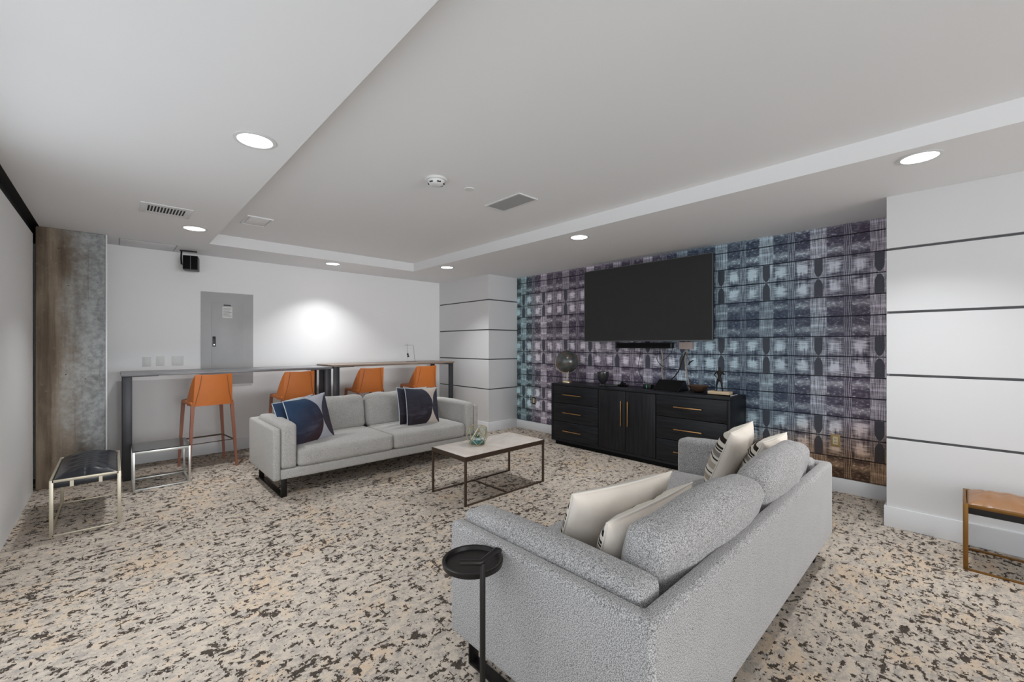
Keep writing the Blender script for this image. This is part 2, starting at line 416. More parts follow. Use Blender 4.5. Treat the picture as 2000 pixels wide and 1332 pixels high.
wr = BB('wall_near', [(XL-.12, -.3, YN-.12, YN, 0, CEIL), (4.1, XP, YN-.12, YN, 0, CEIL), (-.3, 4.1, YN-.12, YN, 0, .25), (-.3, 4.1, YN-.12, YN, 2.5, CEIL)], 'wall_paint')
tag(wr, kind='structure', label='wall behind the camera with a wide window opening')
f = BB('window_5', [(-.3, 4.1, YN-.09, YN-.03, .25, .31), (-.3, 4.1, YN-.09, YN-.03, 2.44, 2.5), (-.3, -.24, YN-.09, YN-.03, .31, 2.44), (4.04, 4.1, YN-.09, YN-.03, .31, 2.44), (1.87, 1.93, YN-.09, YN-.03, .31, 2.44)], 'gunmetal')
tag(f, kind='structure', label='wide window behind the camera')
# television wall: dark backing and one printed board per course
wt = B('wall_right', (XTV+.012, XTV+.15, YP-.3, YC+.1, 0, CEIL+.1), 'plank_edge'); tag(wt, kind='structure', label='board wall with dark plaid print behind the television')
zs = [.130]; k = .332
while k < CEIL: zs.append(k); k += .192
zs.append(CEIL)
for i in range(len(zs)-1):
    z0, z1 = zs[i]+.0035, zs[i+1]-(.0035 if i < len(zs)-2 else 0)
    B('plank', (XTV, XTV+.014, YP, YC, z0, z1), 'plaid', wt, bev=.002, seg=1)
bt = B('baseboard_right', (XTV-.014, XTV+.012, YP, YC, 0, .133), 'trim_paint', bev=.003); tag(bt, kind='structure', label='white baseboard below the plaid wall')
# two white clad piers with dark reveals
GR = [0.155, .685, 1.170, 1.652, 2.140, CEIL]
def pier(name, x0, x1, y0, y1, label, bside):
    core = B(name, (x0+.016, x1-.0, y0+.016 if y0 > 0 else y0, y1-(.016 if y0 < 0 else 0), 0, CEIL), 'reveal_dark'); tag(core, kind='structure', label=label)
    for i in range(5):
        z0 = GR[i]+(.009 if i else -.155); z1 = GR[i+1]-(.009 if i < 4 else 0)
        B('panel', (x0, x1, y0, y1, z0, z1), 'panel_paint', core, bev=.002, seg=1)
    return core
pier('wall_front', XP, XTV+.1, YN, YP, 'white panelled pier with dark horizontal grooves at right', 0)
pier('wall_corner', XC, XTV+.1, YC, YB+.02, 'white panelled column in the far corner with dark grooves', 0)
b1 = BB('baseboard_front', [(XP-.014, XP, YN, YP+.014, 0, .155), (XP, XTV, YP, YP+.014, 0, .155)], 'trim_paint', bev=.003); tag(b1, kind='structure', label='white baseboard round the right pier')
b2 = BB('baseboard_corner', [(XC-.014, XC, YC-.014, YB, 0, .15), (XC, XTV, YC-.014, YC, 0, .15)], 'trim_paint', bev=.003); tag(b2, kind='structure', label='white baseboard round the far corner column')
# concrete column
cc = B('wall_column', (XL+.01, -.062, 6.10, YB, 0, CEIL), 'concrete', bev=.012); tag(cc, kind='structure', label='bare stained concrete column in the left corner')
B('corner_bead', (-.062, -.050, 6.105, 6.13, 0, CEIL), 'trim_paint', cc)
# ceiling access hatch
h = empty('ceiling_hatch', (.285, 6.39, CEIL), 'flush white access hatch in the ceiling beside the concrete column', 'hatch')
B('hatch_door', (-.235, .24, -.205, .205, -.004, 0), 'ceiling_paint', h, bev=.001)
BB('hatch_gap', [(-.245, -.238, -.215, .215, -.003, 0), (.243, .250, -.215, .215, -.003, 0), (-.238, .243, -.215, -.208, -.003, 0), (-.238, .243, .208, .215, -.003, 0)], 'grille_grey', h)

# ================================================================ CEILING FITTINGS
LBL = ['recessed ceiling light above the carpet, large at upper left of the frame', 'recessed ceiling light beside the louvred vent near the concrete column',
       'recessed ceiling light above the bar counter at the far wall', 'recessed ceiling light near the white corner column',
       'recessed ceiling light above the left end of the television', 'recessed ceiling light in front of the white panelled pier at right']
for i, (x, y) in enumerate([(.577, 2.714), (.578, 5.167), (2.248, 6.068), (3.577, 5.191), (3.60, 2.777), (3.585, .168)]):
    t = empty('downlight', (x, y, CEIL), LBL[i], 'ceiling light', 'recessed ceiling lights')
    L('trim_ring', [(.090, .000), (.105, -.001), (.106, -.004), (.088, -.006), (.086, -.004)], 'vent_white', t, n=40, cap=False)
    L('lens', [(.001, -.003), (.087, -.0035), (.087, -.0005), (.001, -.0005)], 'glow', t, n=40)
    l = bpy.data.lights.new('downlight_beam', 'AREA'); l.shape = 'DISK'; l.size = .16; l.energy = SPOT; l.spread = R(104); l.color = (.97, .985, 1)
    lo = bpy.data.objects.new('downlight_beam', l); COL.objects.link(lo); lo.location = (0, 0, -.012); lo.parent = t
# louvred vent
t = empty('air_vent', (.325, 4.64, CEIL), 'white louvred air vent in the low ceiling at upper left', 'vent')
BB('frame', [(-.170, -.130, -.165, .165, -.008, 0), (.130, .170, -.165, .165, -.008, 0), (-.130, .130, -.165, -.105, -.008, 0), (-.130, .130, .105, .165, -.008, 0)], 'vent_white', t, bev=.002)
B('backing', (-.13, .13, -.105, .105, -.002, 0), 'slot_dark', t)
for k in range(13):
    xx = -.126+k*.021
    B('slat', (xx-.0040, xx+.0040, -.105, .105, -.008, -.002), 'vent_white', t)
# smoke detector
t = empty('smoke_detector', (1.80, 2.756, TRAY), 'round white smoke detector in the middle of the tray ceiling', 'smoke detector')
L('base', [(.082, 0), (.085, -.006), (.080, -.014), (.066, -.018)], 'white_plastic', t)
L('cover', [(.066, -.016), (.062, -.034), (.044, -.048), (.016, -.052), (.001, -.052)], 'white_plastic', t)
for k in range(6):
    s_ = B('slot', (.048, .062, -.014, .014, -.040, -.030), 'slot_dark', t); s_.rotation_euler = (0, 0, k*PI/3+.3)
t = empty('sprinkler_cap', (2.111, 2.744, TRAY), 'small round white sprinkler cap beside the smoke detector', 'sprinkler')
L('cap', [(.040, 0), (.040, -.006), (.001, -.007)], 'white_plastic', t)
t = empty('sprinkler_cap', (2.114, 6.43, CEIL), 'tiny round sprinkler cap in the low ceiling above the bar counter', 'sprinkler')
L('cap', [(.036, 0), (.036, -.004), (.001, -.005)], 'ceiling_paint', t)
t = empty('ceiling_speaker_grille', (2.578, 2.75, TRAY), 'rectangular grey perforated grille in the tray ceiling', 'grille')
BB('frame', [(-.115, -.100, -.225, .225, -.008, 0), (.100, .115, -.225, .225, -.008, 0), (-.1, .1, -.225, -.21, -.008, 0), (-.1, .1, .21, .225, -.008, 0)], 'vent_white', t)
B('perforated_plate', (-.1, .1, -.21, .21, -.006, 0), 'grille_grey', t)
t = empty('return_air_cover', (1.067, 4.95, TRAY), 'pale square cover plate in the far left of the tray ceiling', 'vent')
BB('frame', [(-.115, -.098, -.175, .175, -.012, 0), (.098, .115, -.175, .175, -.012, 0), (-.098, .098, -.175, -.158, -.012, 0), (-.098, .098, .158, .175, -.012, 0)], 'ceiling_paint', t)
B('plate', (-.085, .085, -.145, .145, -.010, 0), 'ceiling_paint', t, bev=.002)

# ================================================================ BACK WALL ITEMS
t = empty('electrical_panel', (1.096, YB, .883), 'grey metal electrical panel on the white wall behind the bar counter', 'electrical panel')
B('frame', (-.29, .29, -.012, 0, 0, 1.205), 'grey_panel', t, bev=.002)
d = B('door', (-.176, .170, -.018, -.012, .11, 1.072), 'grey_panel', t, bev=.002)
B('latch', (-.168, -.136, -.026, -.018, .50, .63), 'black_plastic', d, bev=.002); B('latch_button', (-.160, -.146, -.029, -.026, .515, .530), 'chrome', d)
B('black_label', (-.048, .032, -.020, -.018, 1.035, 1.050), 'black_plastic', t)
p = B('paper_notice', (-.062, .048, -.0195, -.018, .875, 1.020), 'paper', t)
BB('printed_lines', [(-.052, .038-(k % 3)*.012, -.0202, -.0195, .995-k*.016, .999-k*.016) for k in range(7)], 'print_ink', p)
# switch plates
for x, z, w, lab in ((.285, 1.204, .078, 'white light switch plate on the wall nearest the concrete column'), (.410, 1.208, .078, 'white outlet plate right of the light switch above the counter'), (.575, 1.208, .115, 'faint white blank plate nearest the electrical panel')):
    t = empty('wall_plate', (x, YB, z), lab, 'wall plate')
    B('plate', (-w/2, w/2, -.006, 0, -.058, .058), 'white_plastic', t, bev=.002)
    if w < .1:
        B('rocker', (-.018, .018, -.010, -.006, -.036, .036), 'white_plastic', t, bev=.002)
# loudspeaker
t = empty('wall_loudspeaker', (.685, 6.40, 2.395), 'small black loudspeaker hanging from the ceiling by the back wall', 'loudspeaker', rz=R(-12))
B('cabinet', (-.078, .070, -.06, .12, -.086, .084), 'black_plastic', t, bev=.008)
B('grille', (-.070, -.006, -.064, -.06, -.078, .076), 'black_matte', t, bev=.001); B('seam', (-.004, .000, -.0635, -.06, -.084, .082), 'bezel', t)
B('grille', (.002, .064, -.064, -.06, -.078, .076), 'black_matte', t, bev=.001)
T('bracket', [(-.10, .05, .155), (-.105, .05, .06), (-.10, .04, -.01), (-.078, .03, -.02)], .009, 'black_steel', t)
B('ceiling_plate', (-.115, .05, .02, .08, .145, .155), 'black_steel', t)

# ================================================================ BAR COUNTERS
def counter(x0, x1, zt, label, tops, topm):
    t = empty('bar_table', (x0, 5.87, 0), label, 'bar table', 'bar height tables')
    w = x1-x0
    B('tabletop', (0, w, 0, .66, zt-.028, zt), topm, t, bev=.003)
    bw = .075
    for xx, yy in ((.012, .015), (.012, .575), (w-.012-bw, .015), (w-.012-bw, .575)):
        B('leg', (xx, xx+bw, yy, yy+.035, 0, zt-.028), 'gunmetal', t, bev=.002)
    for xx in (.012, w-.012-bw):
        B('top_rail', (xx, xx+bw, .05, .575, zt-.048, zt-.028), 'gunmetal', t, bev=.002)
        B('foot_rail', (xx, xx+bw, .05, .575, 0, .012), 'gunmetal', t, bev=.002)
    for xa in (.09, w-.30): B('mounting_plate', (xa, xa+.21, .03, .62, zt-.036, zt-.028), 'gunmetal', t)
    return t
counter(.052, 2.170, 1.104, 'long bar table with grey top and dark steel legs, left of the two', 0, 'counter_grey')
counter(2.185, 4.195, 1.126, 'long bar table with brown wood top and dark steel legs, right of the two', 0, 'counter_wood')

# ---------------------------------------------------------------- bar stools
def make_stool():
    t = empty('bar_stool', (0, 0, 0), 'x', 'bar stool', 'orange leather bar stools')
    SZ = .775
    # seat: front is +Y, back at y=0
    bm = bmesh.new(); softbox(bm, (0, .235, SZ-.02), (.41, .44, .045), .018, puff=(0, 0, .006), n=8); finish('seat', bm, 'orange_leather', t, smooth=True)
    # backrest: curved panel with swept wings down to the seat
    bm = bmesh.new()
    prof = []   # plan path (x,y), top height along it
    N = 20
    outer = []; inner = []
    for i in range(N+1):
        s = -1+2*i/N
        # wings: |s|>.72 turn forward
        if abs(s) <= .62:
            x = s/.62*.190; y = .0-.018*(1-(s/.62)**2); top = SZ+.295+.010*abs(s)
        else:
            q = (abs(s)-.62)/.38
            x = math.copysign(.190+.014*math.sin(q*PI/2), s); y = q*.185; top = SZ+.298-(q**1.15)*.275
        outer.append((x, y, top))
    def lean(z): return -(z-SZ)*.10
    rows = 6
    grid = []
    for thick in (0, .012):
        g_ = []
        for i, (x, y, top) in enumerate(outer):
            cxx = x*(1-thick/.2); cy = y+thick
            colv = []
            for r_ in range(rows+1):
                z = (SZ-.048)+(top-(SZ-.048))*r_/rows
                fx = cxx*(1-.05*(z-SZ)/.3 if z > SZ else 1)
                colv.append(bm.verts.new((fx, cy+lean(z), z)))
            g_.append(colv)
        grid.append(g_)
    for g_ in grid:
        for i in range(N):
            for r_ in range(rows): bm.faces.new((g_[i][r_], g_[i+1][r_], g_[i+1][r_+1], g_[i][r_+1]))
    for i in range(N):
        for r_ in (0, rows): bm.faces.new((grid[0][i][r_], grid[0][i+1][r_], grid[1][i+1][r_], grid[1][i][r_]))
    for i in (0, N):
        for r_ in range(rows): bm.faces.new((grid[0][i][r_], grid[0][i][r_+1], grid[1][i][r_+1], grid[1][i][r_]))
    finish('backrest', bm, 'orange_leather', t, smooth=True, auto=45)
    for s in (-1, 1):
        T('seam', [(s*.120, -.024+lean(SZ+.28), SZ+.285), (s*.140, -.016+lean(SZ+.13), SZ+.13), (s*.175, -.004, SZ-.04)], .0022, 'stitching', t, n=5)
    # tapered legs wrapped in leather
    for sx, sy in ((-1, 0), (1, 0), (-1, 1), (1, 1)):
        bm = bmesh.new()
        x1, y1 = sx*.185, (.022 if not sy else .435); x0, y0 = sx*.225, (-.01 if not sy else .452)
        top = [bm.verts.new((x1+a_*.017, y1+b_*.015, SZ-.03)) for a_, b_ in ((-1, -1), (1, -1), (1, 1), (-1, 1))]
        bot = [bm.verts.new((x0+a_*.011, y0+b_*.011, 0)) for a_, b_ in ((-1, -1), (1, -1), (1, 1), (-1, 1))]
        for k in range(4): bm.faces.new((bot[k], bot[(k+1) % 4], top[(k+1) % 4], top[k]))
        bm.faces.new(bot[::-1]); bm.faces.new(top); finish('leg', bm, 'orange_leg_leather', t)
    f0 = .30
    BB('footrest', [(-.205, .205, .438, .452, f0, f0+.016), (-.214, -.203, .01, .44, f0, f0+.012), (.203, .214, .01, .44, f0, f0+.012), (-.205, .205, -.004, .006, f0+.01, f0+.018)], 'dark_bronze', t)
    return t
st = make_stool()
SL = ['orange leather bar stool in front of the electrical panel, nearest the concrete column', 'orange leather bar stool behind the dark blue cushions, left of the middle table legs',
      'orange leather bar stool just right of the middle counter legs', 'orange leather bar stool behind the plum cushions, nearest the white corner column']
for i, (x, y, a_) in enumerate([(.815, 5.76, 6), (1.690, 5.68, 3), (2.690, 5.80, 0), (3.595, 5.80, 0)]):
    o = st if i == 0 else copy_tree(st)
    o.location = (x, y, 0); o.rotation_euler = (0, 0, R(a_)); o['label'] = SL[i]

# chrome cube table
t = empty('side_table', (.352, 5.64, 0), 'low chrome cube side table with glass top beside the counter leg', 'side table')
X_, Y_, H_ = .213, .230, .376
for sx in (-1, 1):
    for sy in (-1, 1):
        B('leg', (sx*X_-.009, sx*X_+.009, sy*Y_-.009, sy*Y_+.009, 0, H_-.001), 'chrome', t, bev=.001)
for sy in (-1, 1):
    B('bottom_rail', (-X_+.009, X_-.009, sy*Y_-.009, sy*Y_+.009, 0, .014), 'chrome', t, bev=.001)
    B('top_rail', (-X_+.009, X_-.009, sy*Y_-.009, sy*Y_+.009, H_-.026, H_-.001), 'chrome', t, bev=.001)
for sx in (-1, 1):
    B('bottom_rail', (sx*X_-.009, sx*X_+.009, -Y_+.009, Y_-.009, 0, .014), 'chrome', t, bev=.001)
    B('top_rail', (sx*X_-.009, sx*X_+.009, -Y_+.009, Y_-.009, H_-.026, H_-.001), 'chrome', t, bev=.001)
B('glass_top', (-X_-.009, X_+.009, -Y_-.009, Y_+.009, H_, H_+.006), 'tinted_glass', t)

# ---------------------------------------------------------------- benches
def bench(loc, w, l, metal, leath, label, under):
    """local: width along X (0..w), length along Y (0..l)"""
    t = empty('bench', loc, label, 'bench')
    H = .412; b = .022; c = .014
    for x0, x1 in ((0, c), (w-c, w)):
        B('side_rail', (x0, x1, b, l-b, H-.020, H), metal, t, bev=.001)
        B('floor_runner', (x0, x1, b, l-b, 0, .012), metal, t, bev=.001)
    for y0, y1 in ((0, c), (l-c, l)):
        B('end_rail', (c, w-c, y0, y1, H-.018, H), metal, t, bev=.001)
        B('end_runner', (c, w-c, y0, y1, 0, .012), metal, t, bev=.001)
    for x0 in (0, w-b):
        for y0 in (0, l-b): B('leg', (x0, x0+b, y0, y0+b, 0, H), metal, t, bev=.001)
    for xx in (w*.30, w*.70):
        for y0 in (-.001, l-.012): B('tab', (xx-.010, xx+.010, y0, y0+.013, H-.062, H-.018), metal, t)
    # tufted leather pad
    bm = bmesh.new(); NX, NY = 34, 72
    px0, px1, py0, py1 = c+.004, w-c-.004, c+.004, l-c-.004
    ty = [py0+(py1-py0)*(k+.5)/5 for k in range(5)]; tx = [px0+(px1-px0)*(k+.5)/2 for k in range(2)]
    top = []
    for j in range(NY+1):
        rowv = []
        for i in range(NX+1):
            u = i/NX; v = j/NY; x = px0+(px1-px0)*u; y = py0+(py1-py0)*v
            e_ = min(u, 1-u, (v)*l/w, (1-v)*l/w)
            zz = H-.006+.030*(1-math.exp(-e_*10))+.026*(1-(2*u-1)**2)*min(1, e_*6)
            for cy in ty:
                zz -= .005*math.exp(-((y-cy)/.006)**2)
                for cx in tx: zz -= .013*math.exp(-((x-cx)**2+(y-cy)**2)/.0007)
            zz -= .004*math.exp(-((x-(px0+px1)/2)/.006)**2)
            zz += .004*math.sin(y*2*PI/((py1-py0)/10)+1)*math.sin(u*PI)
            rowv.append(bm.verts.new((x, y, zz)))
        top.append(rowv)
    for j in range(NY):
        for i in range(NX): bm.faces.new((top[j][i], top[j][i+1], top[j+1][i+1], top[j+1][i]))
    rim = [top[0][i] for i in range(NX+1)]+[top[j][NX] for j in range(1, NY+1)]+[top[NY][i] for i in range(NX-1, -1, -1)]+[top[j][0] for j in range(NY-1, 0, -1)]
    low = [bm.verts.new((v.co.x, v.co.y, H-.014)) for v in rim]
    for k in range(len(rim)): q = (k+1) % len(rim); bm.faces.new((rim[k], rim[q], low[q], low[k]))
    bm.faces.new(low)
    pad = finish('seat_pad', bm, leath, t, smooth=True, auto=60)
    B('seat_base', (px0+.001, px1-.001, py0+.001, py1-.001, H-.064, H-.014), under, t, bev=.004)
    for cy in ty:
        for cx in tx: L('button', [(.007, -.004), (.007, .001), (.001, .003)], leath, pad, c=(cx, cy, H+.018), n=8)
    return t
bench((-.343, 4.535, 0), .385, .90, 'nickel', 'black_leather', 'tufted black leather bench on a nickel frame beside the concrete column', 'black_leather')
bench((3.862, -.905, 0), .410, .89, 'bronze_gold', 'tan_leather', 'tufted tan leather bench on a bronze frame before the right pier', 'black_underside')

# ================================================================ SOFAS
def sofa(loc, rz, fabric, label, W_=2.35, D=.95, seed=0):
    """local: x 0..W_, back at y=0, front at y=D"""
    t = empty('sofa', loc, label, 'sofa', 'matching grey sofas', rz)
    th = .066; Zb = .165; Zt = .640
    poly = [(0, 0), (W_, 0), (W_, D), (W_-th, D), (W_-th, th), (th, th), (th, D), (0, D)]
    bm = bmesh.new(); prism(bm, poly, Zb, Zt, bev=.022, seg=4); finish('shell', bm, fabric, t, smooth=True, auto=50)
    bm = bmesh.new(); softbox(bm, (W_/2, (D+th)/2, .215), (W_-2*th+.004, D-th+.004, .10), .02, n=6); finish('base', bm, fabric, t, smooth=True)
    ac = .138
    for s, xc in ((0, th+.002+ac/2), (1, W_-th-.002-ac/2)):
        SB('arm_cushion', (xc, (D+th)/2+.006, .467), (ac, D-th-.012, .410), .032, fabric, t, puff=(.006, .004, .022), n=16, wr=.002, seed=seed+s)
    x0 = th+ac+.004; x1 = W_-x0; hw = (x1-x0)/2
    for s in (0, 1):
        xc = x0+hw*(s+.5)
        SB('seat_cushion', (xc, .20+(D-.20+.018)/2, .347), (hw-.006, D-.20+.018, .172), .040, fabric, t, puff=(.002, .008, .016), n=16, wr=.003, seed=seed+5+s)
    for s in (0, 1):
        xc = x0+hw*(s+.5)
        def fn(p, u, s=s):
            # softer, slumped top with dog-eared corners
            k = max(0, u[2])
            p = p.copy(); p.z -= .018*k*(abs(u[0])**5); p.x *= 1-.02*k*k
            p.z += .010*math.sin(p.x*9+s*2+seed)
            return p
        o = SB('back_cushion', (xc, .170, .595), (hw-.016, .165, .41), .060, fabric, t, puff=(.004, .030, .018), n=18, fn=fn, wr=.010, seed=seed+9+s)
        o.rotation_euler = (R(12), 0, R(2 if s else -2))
    for xx in (.075, W_-.075-.05):
        g_ = BB('sled_leg', [(xx, xx+.05, D-.045, D-.035, 0, Zb+.01), (xx, xx+.05, .075, .085, 0, Zb+.01), (xx, xx+.05, .085, D-.045, 0, .010)], 'black_steel', t, bev=.001)
    return t
sofa((1.060, .568, 0), 0, 'sofa_fabric', 'grey tweed sofa seen from behind in the foreground', seed=1)
sofa((3.400, 5.160, 0), PI, 'sofa_fabric_far', 'light grey sofa facing the room in front of the bar counter', W_=2.36, D=.925, seed=4)

# ---------------------------------------------------------------- scatter cushions
def pillow(name, ctr, xdir, zdir, w, h, t_, mat, label, group, pipe=None, seed=0, cat='cushion', sag=.02):
    """pinched cushion: local X along the width, local Z along the height, local -Y the front"""
    X_ = Vector(xdir).normalized(); Z_ = Vector(zdir); Z_ = (Z_-X_*Z_.dot(X_)).normalized(); Y_ = Z_.cross(X_)
    o = empty(name, (0, 0, 0), label, cat, group); o.matrix_world = Matrix.Translation(Vector(ctr)) @ Matrix((X_, Y_, Z_)).transposed().to_4x4()
    N = 26; bm = bmesh.new(); vt = {}
    def edge(u, v):
        # sides bow inward between the corners
        return (u*(1-.055*(1-v*v)))*w/2, (v*(1-.055*(1-u*u)))*h/2
    for s in (-1, 1):
        for j in range(N+1):
            for i in range(N+1):
                u = math.sin((i/N*2-1)*PI/2); v = math.sin((j/N*2-1)*PI/2)
                if i in (0, N) or j in (0, N):
                    if (0, i, j) not in vt:
                        x, z = edge(u, v); vt[(0, i, j)] = bm.verts.new((x, 0, z))
                    vt[(s, i, j)] = vt[(0, i, j)]; continue
                x, z = edge(u, v)
                q = ((1-u**2)*(1-v**2))**.42
                y = s*t_/2*q
                q2 = noise.noise(Vector((x*9+seed, s*3, z*9)))*.012+noise.noise(Vector((x*22, s*3+seed, z*7)))*.005
                y += s*q2*q*1.5; z -= sag*(1-abs(u))*max(0, v)*.6
                vt[(s, i, j)] = bm.verts.new((x, y, z))
        for j in range(N):
            for i in range(N):
                f_ = (vt[(s, i, j)], vt[(s, i+1, j)], vt[(s, i+1, j+1)], vt[(s, i, j+1)])
                if len(set(f_)) >= 3: bm.faces.new(list(dict.fromkeys(f_)))
    finish('cover', bm, mat, o, smooth=True)
    if pipe:
        pts = []
        for k in range(4*24):
            q = k/24; sd = int(q); f_ = (q-sd)*2-1
            u, v = [(f_, -1), (1, f_), (-f_, 1), (-1, -f_)][sd]
            x, z = edge(u, v); pts.append((x, 0, z))
        T('piping', pts, .0045, pipe, o, n=6, closed=True)
    return o
def pillow4(name, TL, TR, BL, t_, mat, label, group, pipe=None, seed=0, flip=False, w=None, h=None, sag=.02):
    TL, TR, BL = map(Vector, (TL, TR, BL))
    c = (TR+BL)/2; w = w or (TR-TL).length; h = h or (TL-BL).length
    return pillow(name, c, TR-TL, TL-BL, w, h, t_, mat, label, group, pipe, seed, sag=sag)
# far sofa: seen from the front
G1 = 'circle print cushions on the far sofa'
pillow4('scatter_cushion', (1.06, 4.62, .80), (1.49, 4.78, .845), (1.29, 4.585, .40), .13, 'circle_print_blue', 'dark blue cushion mostly hidden behind the left circle print cushion', G1, 'white_piping', 3)
pillow4('scatter_cushion', (1.12, 4.47, .835), (1.565, 4.63, .875), (1.335, 4.43, .405), .14, 'circle_print_blue', 'navy and brown circle print cushion leaning on the far sofa left arm', G1, 'white_piping', 1)
pillow4('scatter_cushion', (2.46, 4.72, .875), (2.90, 4.74, .855), (2.55, 4.62, .44), .12, 'circle_print_plum', 'plum cushion mostly hidden behind the right circle print cushion', G1, 'white_piping', 5)
pillow4('scatter_cushion', (2.515, 4.60, .878), (2.955, 4.58, .862), (2.575, 4.50, .43), .14, 'circle_print_plum', 'plum and cream circle print cushion on the right of the far sofa', G1, 'white_piping', 6)
# near sofa: seen from behind. local -Y (front, striped) must face the seat front (+Y world): width vector runs towards -X
G2 = 'cream striped cushions on the near sofa'

for TLc, TRc, BLc, th_, lab, sd in (
    ((1.276, 1.044, .815), (1.82, .908, .822), (1.375, 1.20, .43), .18, 'wide cream cushion with striped edge, nearest the tray table on the near sofa', 2),
    ((1.292, .862, .765), (1.85, .800, .800), (1.300, .985, .43), .16, 'cream cushion leaning on the near back cushion of the foreground sofa', 4),
    ((2.766, .978, .85), (3.190, .985, .868), (2.84, 1.145, .45), .19, 'upright cream cushion with bold brown stripes by the far arm of the near sofa', 7),
    ((2.898, .831, .80), (3.31, .805, .808), (2.93, 1.00, .46), .17, 'striped cream cushion lying behind the upright one on the near sofa', 9)):
    pillow4('scatter_cushion', TLc, TRc, BLc, th_, 'striped', lab, G2, 'cream_piping', sd)

# ================================================================ COFFEE TABLE
t = empty('coffee_table', (2.71, 3.19, 0), 'low coffee table with pale marble top and thin bronze frame', 'coffee table')
a, b, H_ = .505, .265, .43
B('marble_top', (-a+.006, a-.006, -b+.006, b-.006, H_-.020, H_+.001), 'marble', t, bev=.001)
BB('apron', [(-a, a, -b, -b+.006, H_-.040, H_), (-a, a, b-.006, b, H_-.040, H_), (-a, -a+.006, -b+.006, b-.006, H_-.040, H_), (a-.006, a, -b+.006, b-.006, H_-.040, H_)], 'dark_bronze', t)
for sx in (-1, 1):
    for sy in (-1, 1):
        x, y = sx*(a-.010), sy*(b-.010); B('leg', (x-.009, x+.009, y-.009, y+.009, 0, H_-.040), 'dark_bronze', t, bev=.001)
for sy in (-1, 1): y = sy*(b-.010); B('floor_rail', (-a+.02, a-.02, y-.007, y+.007, 0, .014), 'dark_bronze', t, bev=.001)
B('cross_rail', (-.007, .007, -b+.018, b-.018, 0, .014), 'dark_bronze', t, bev=.001)

# geometric terrarium
t = empty('terrarium', (2.585, 3.235, .431), 'small faceted glass terrarium with brass edges on the coffee table', 'terrarium', rz=R(20))
def ring(r_, z_, n=5, ph=0): return [Vector((r_*math.cos(2*PI*k/n+ph), r_*math.sin(2*PI*k/n+ph), z_)) for k in range(n)]
ra, rb, rc = ring(.070, .004), ring(.108, .070, ph=PI/5), ring(.088, .175)
ap = Vector((.0, .0, .186))
edges = []; faces = []
for k in range(5):
    k1 = (k+1) % 5
    edges += [(ra[k], ra[k1]), (ra[k], rb[k]), (ra[k1], rb[k]), (rb[k], rc[k]), (rb[k], rc[k1]), (rc[k], rc[k1])]
    faces += [(ra[k], ra[k1], rb[k]), (rb[k], ra[k1], rb[k1]), (rb[k], rc[k1], rc[k]), (rb[k], rb[k1], rc[k1])]
for f_ in faces:
    bm = bmesh.new(); n_ = (f_[1]-f_[0]).cross(f_[2]-f_[0]).normalized()*.0006
    A_ = [bm.verts.new(p+n_) for p in f_]; C_ = [bm.verts.new(p-n_) for p in f_]
    bm.faces.new(A_); bm.faces.new(C_[::-1])
    for k in range(3): bm.faces.new((A_[k], A_[(k+1) % 3], C_[(k+1) % 3], C_[k]))
    finish('pane', bm, 'glass', t)
bm = bmesh.new()
for p, q in edges: tube(bm, [p, q], .0036, 5)
finish('brass_edges', bm, 'pale_brass', t)
L('sand', [(.060, .005), (.070, .020), (.078, .036), (.001, .044)], 'teal_sand', t, n=5)
for k in range(9):
    r_ = .012+.035*random.random(); an = k*2.4
    bm = bmesh.new(); bmesh.ops.create_icosphere(bm, subdivisions=1, radius=.016+.008*random.random()); o = finish('pebble', bm, 'pebble', t, smooth=True, loc=(r_*math.cos(an), r_*math.sin(an), .052))
for k in range(7):
    an = k*.9; bm = bmesh.new()
    p0 = Vector((0, 0, .05)); d = Vector((math.cos(an), math.sin(an), 1.2)).normalized(); s_ = Vector((-math.sin(an), math.cos(an), 0))
    vs_ = [bm.verts.new(p0+d*.0), bm.verts.new(p0+d*.03+s_*.008), bm.verts.new(p0+d*.062), bm.verts.new(p0+d*.03-s_*.008), bm.verts.new(p0+d*.03+Vector((0, 0, .004)))]
    bm.faces.new((vs_[0], vs_[1], vs_[4])); bm.faces.new((vs_[1], vs_[2], vs_[4])); bm.faces.new((vs_[2], vs_[3], vs_[4])); bm.faces.new((vs_[3], vs_[0], vs_[4])); bm.faces.new((vs_[0], vs_[3], vs_[2], vs_[1]))
    finish('leaf', bm, 'leaf', t)

# ================================================================ DRINK TRAY TABLE
tc = Vector((.944, 1.208, .628)); pole = Vector((.887, 1.082, 0))
t = empty('drink_table', (tc.x, tc.y, 0), 'small round black steel tray table beside the near sofa arm', 'side table')
L('tray', [(.001, -.010), (.098, -.010), (.108, -.004), (.110, .012), (.106, .014), (.098, .012), (.094, .000), (.001, .000)], 'black_steel', t, c=(0, 0, tc.z-.012), n=56)
px, py = pole.x-tc.x, pole.y-tc.y
B('pole', (px-.007, px+.007, py-.007, py+.007, .012, .680), 'black_steel', t, bev=.001)
bm = bmesh.new()
pts = [Vector((-.052, -.075, .668)), Vector((px+.012, py+.010, .668)), Vector((.085, -.045, .668))]
T('handle_bar', [(px-.056, py+.050, .682), (px-.006, py+.004, .682), (px+.008, py+.006, .682), (px+.088, py+.032, .682), (px+.112, py+.042, .668)], .0100, 'black_steel', t, n=8)
bm.free()
L('base', [(.001, 0), (.105, 0), (.105, .008), (.098, .012), (.001, .012)], 'black_steel', t, n=48)

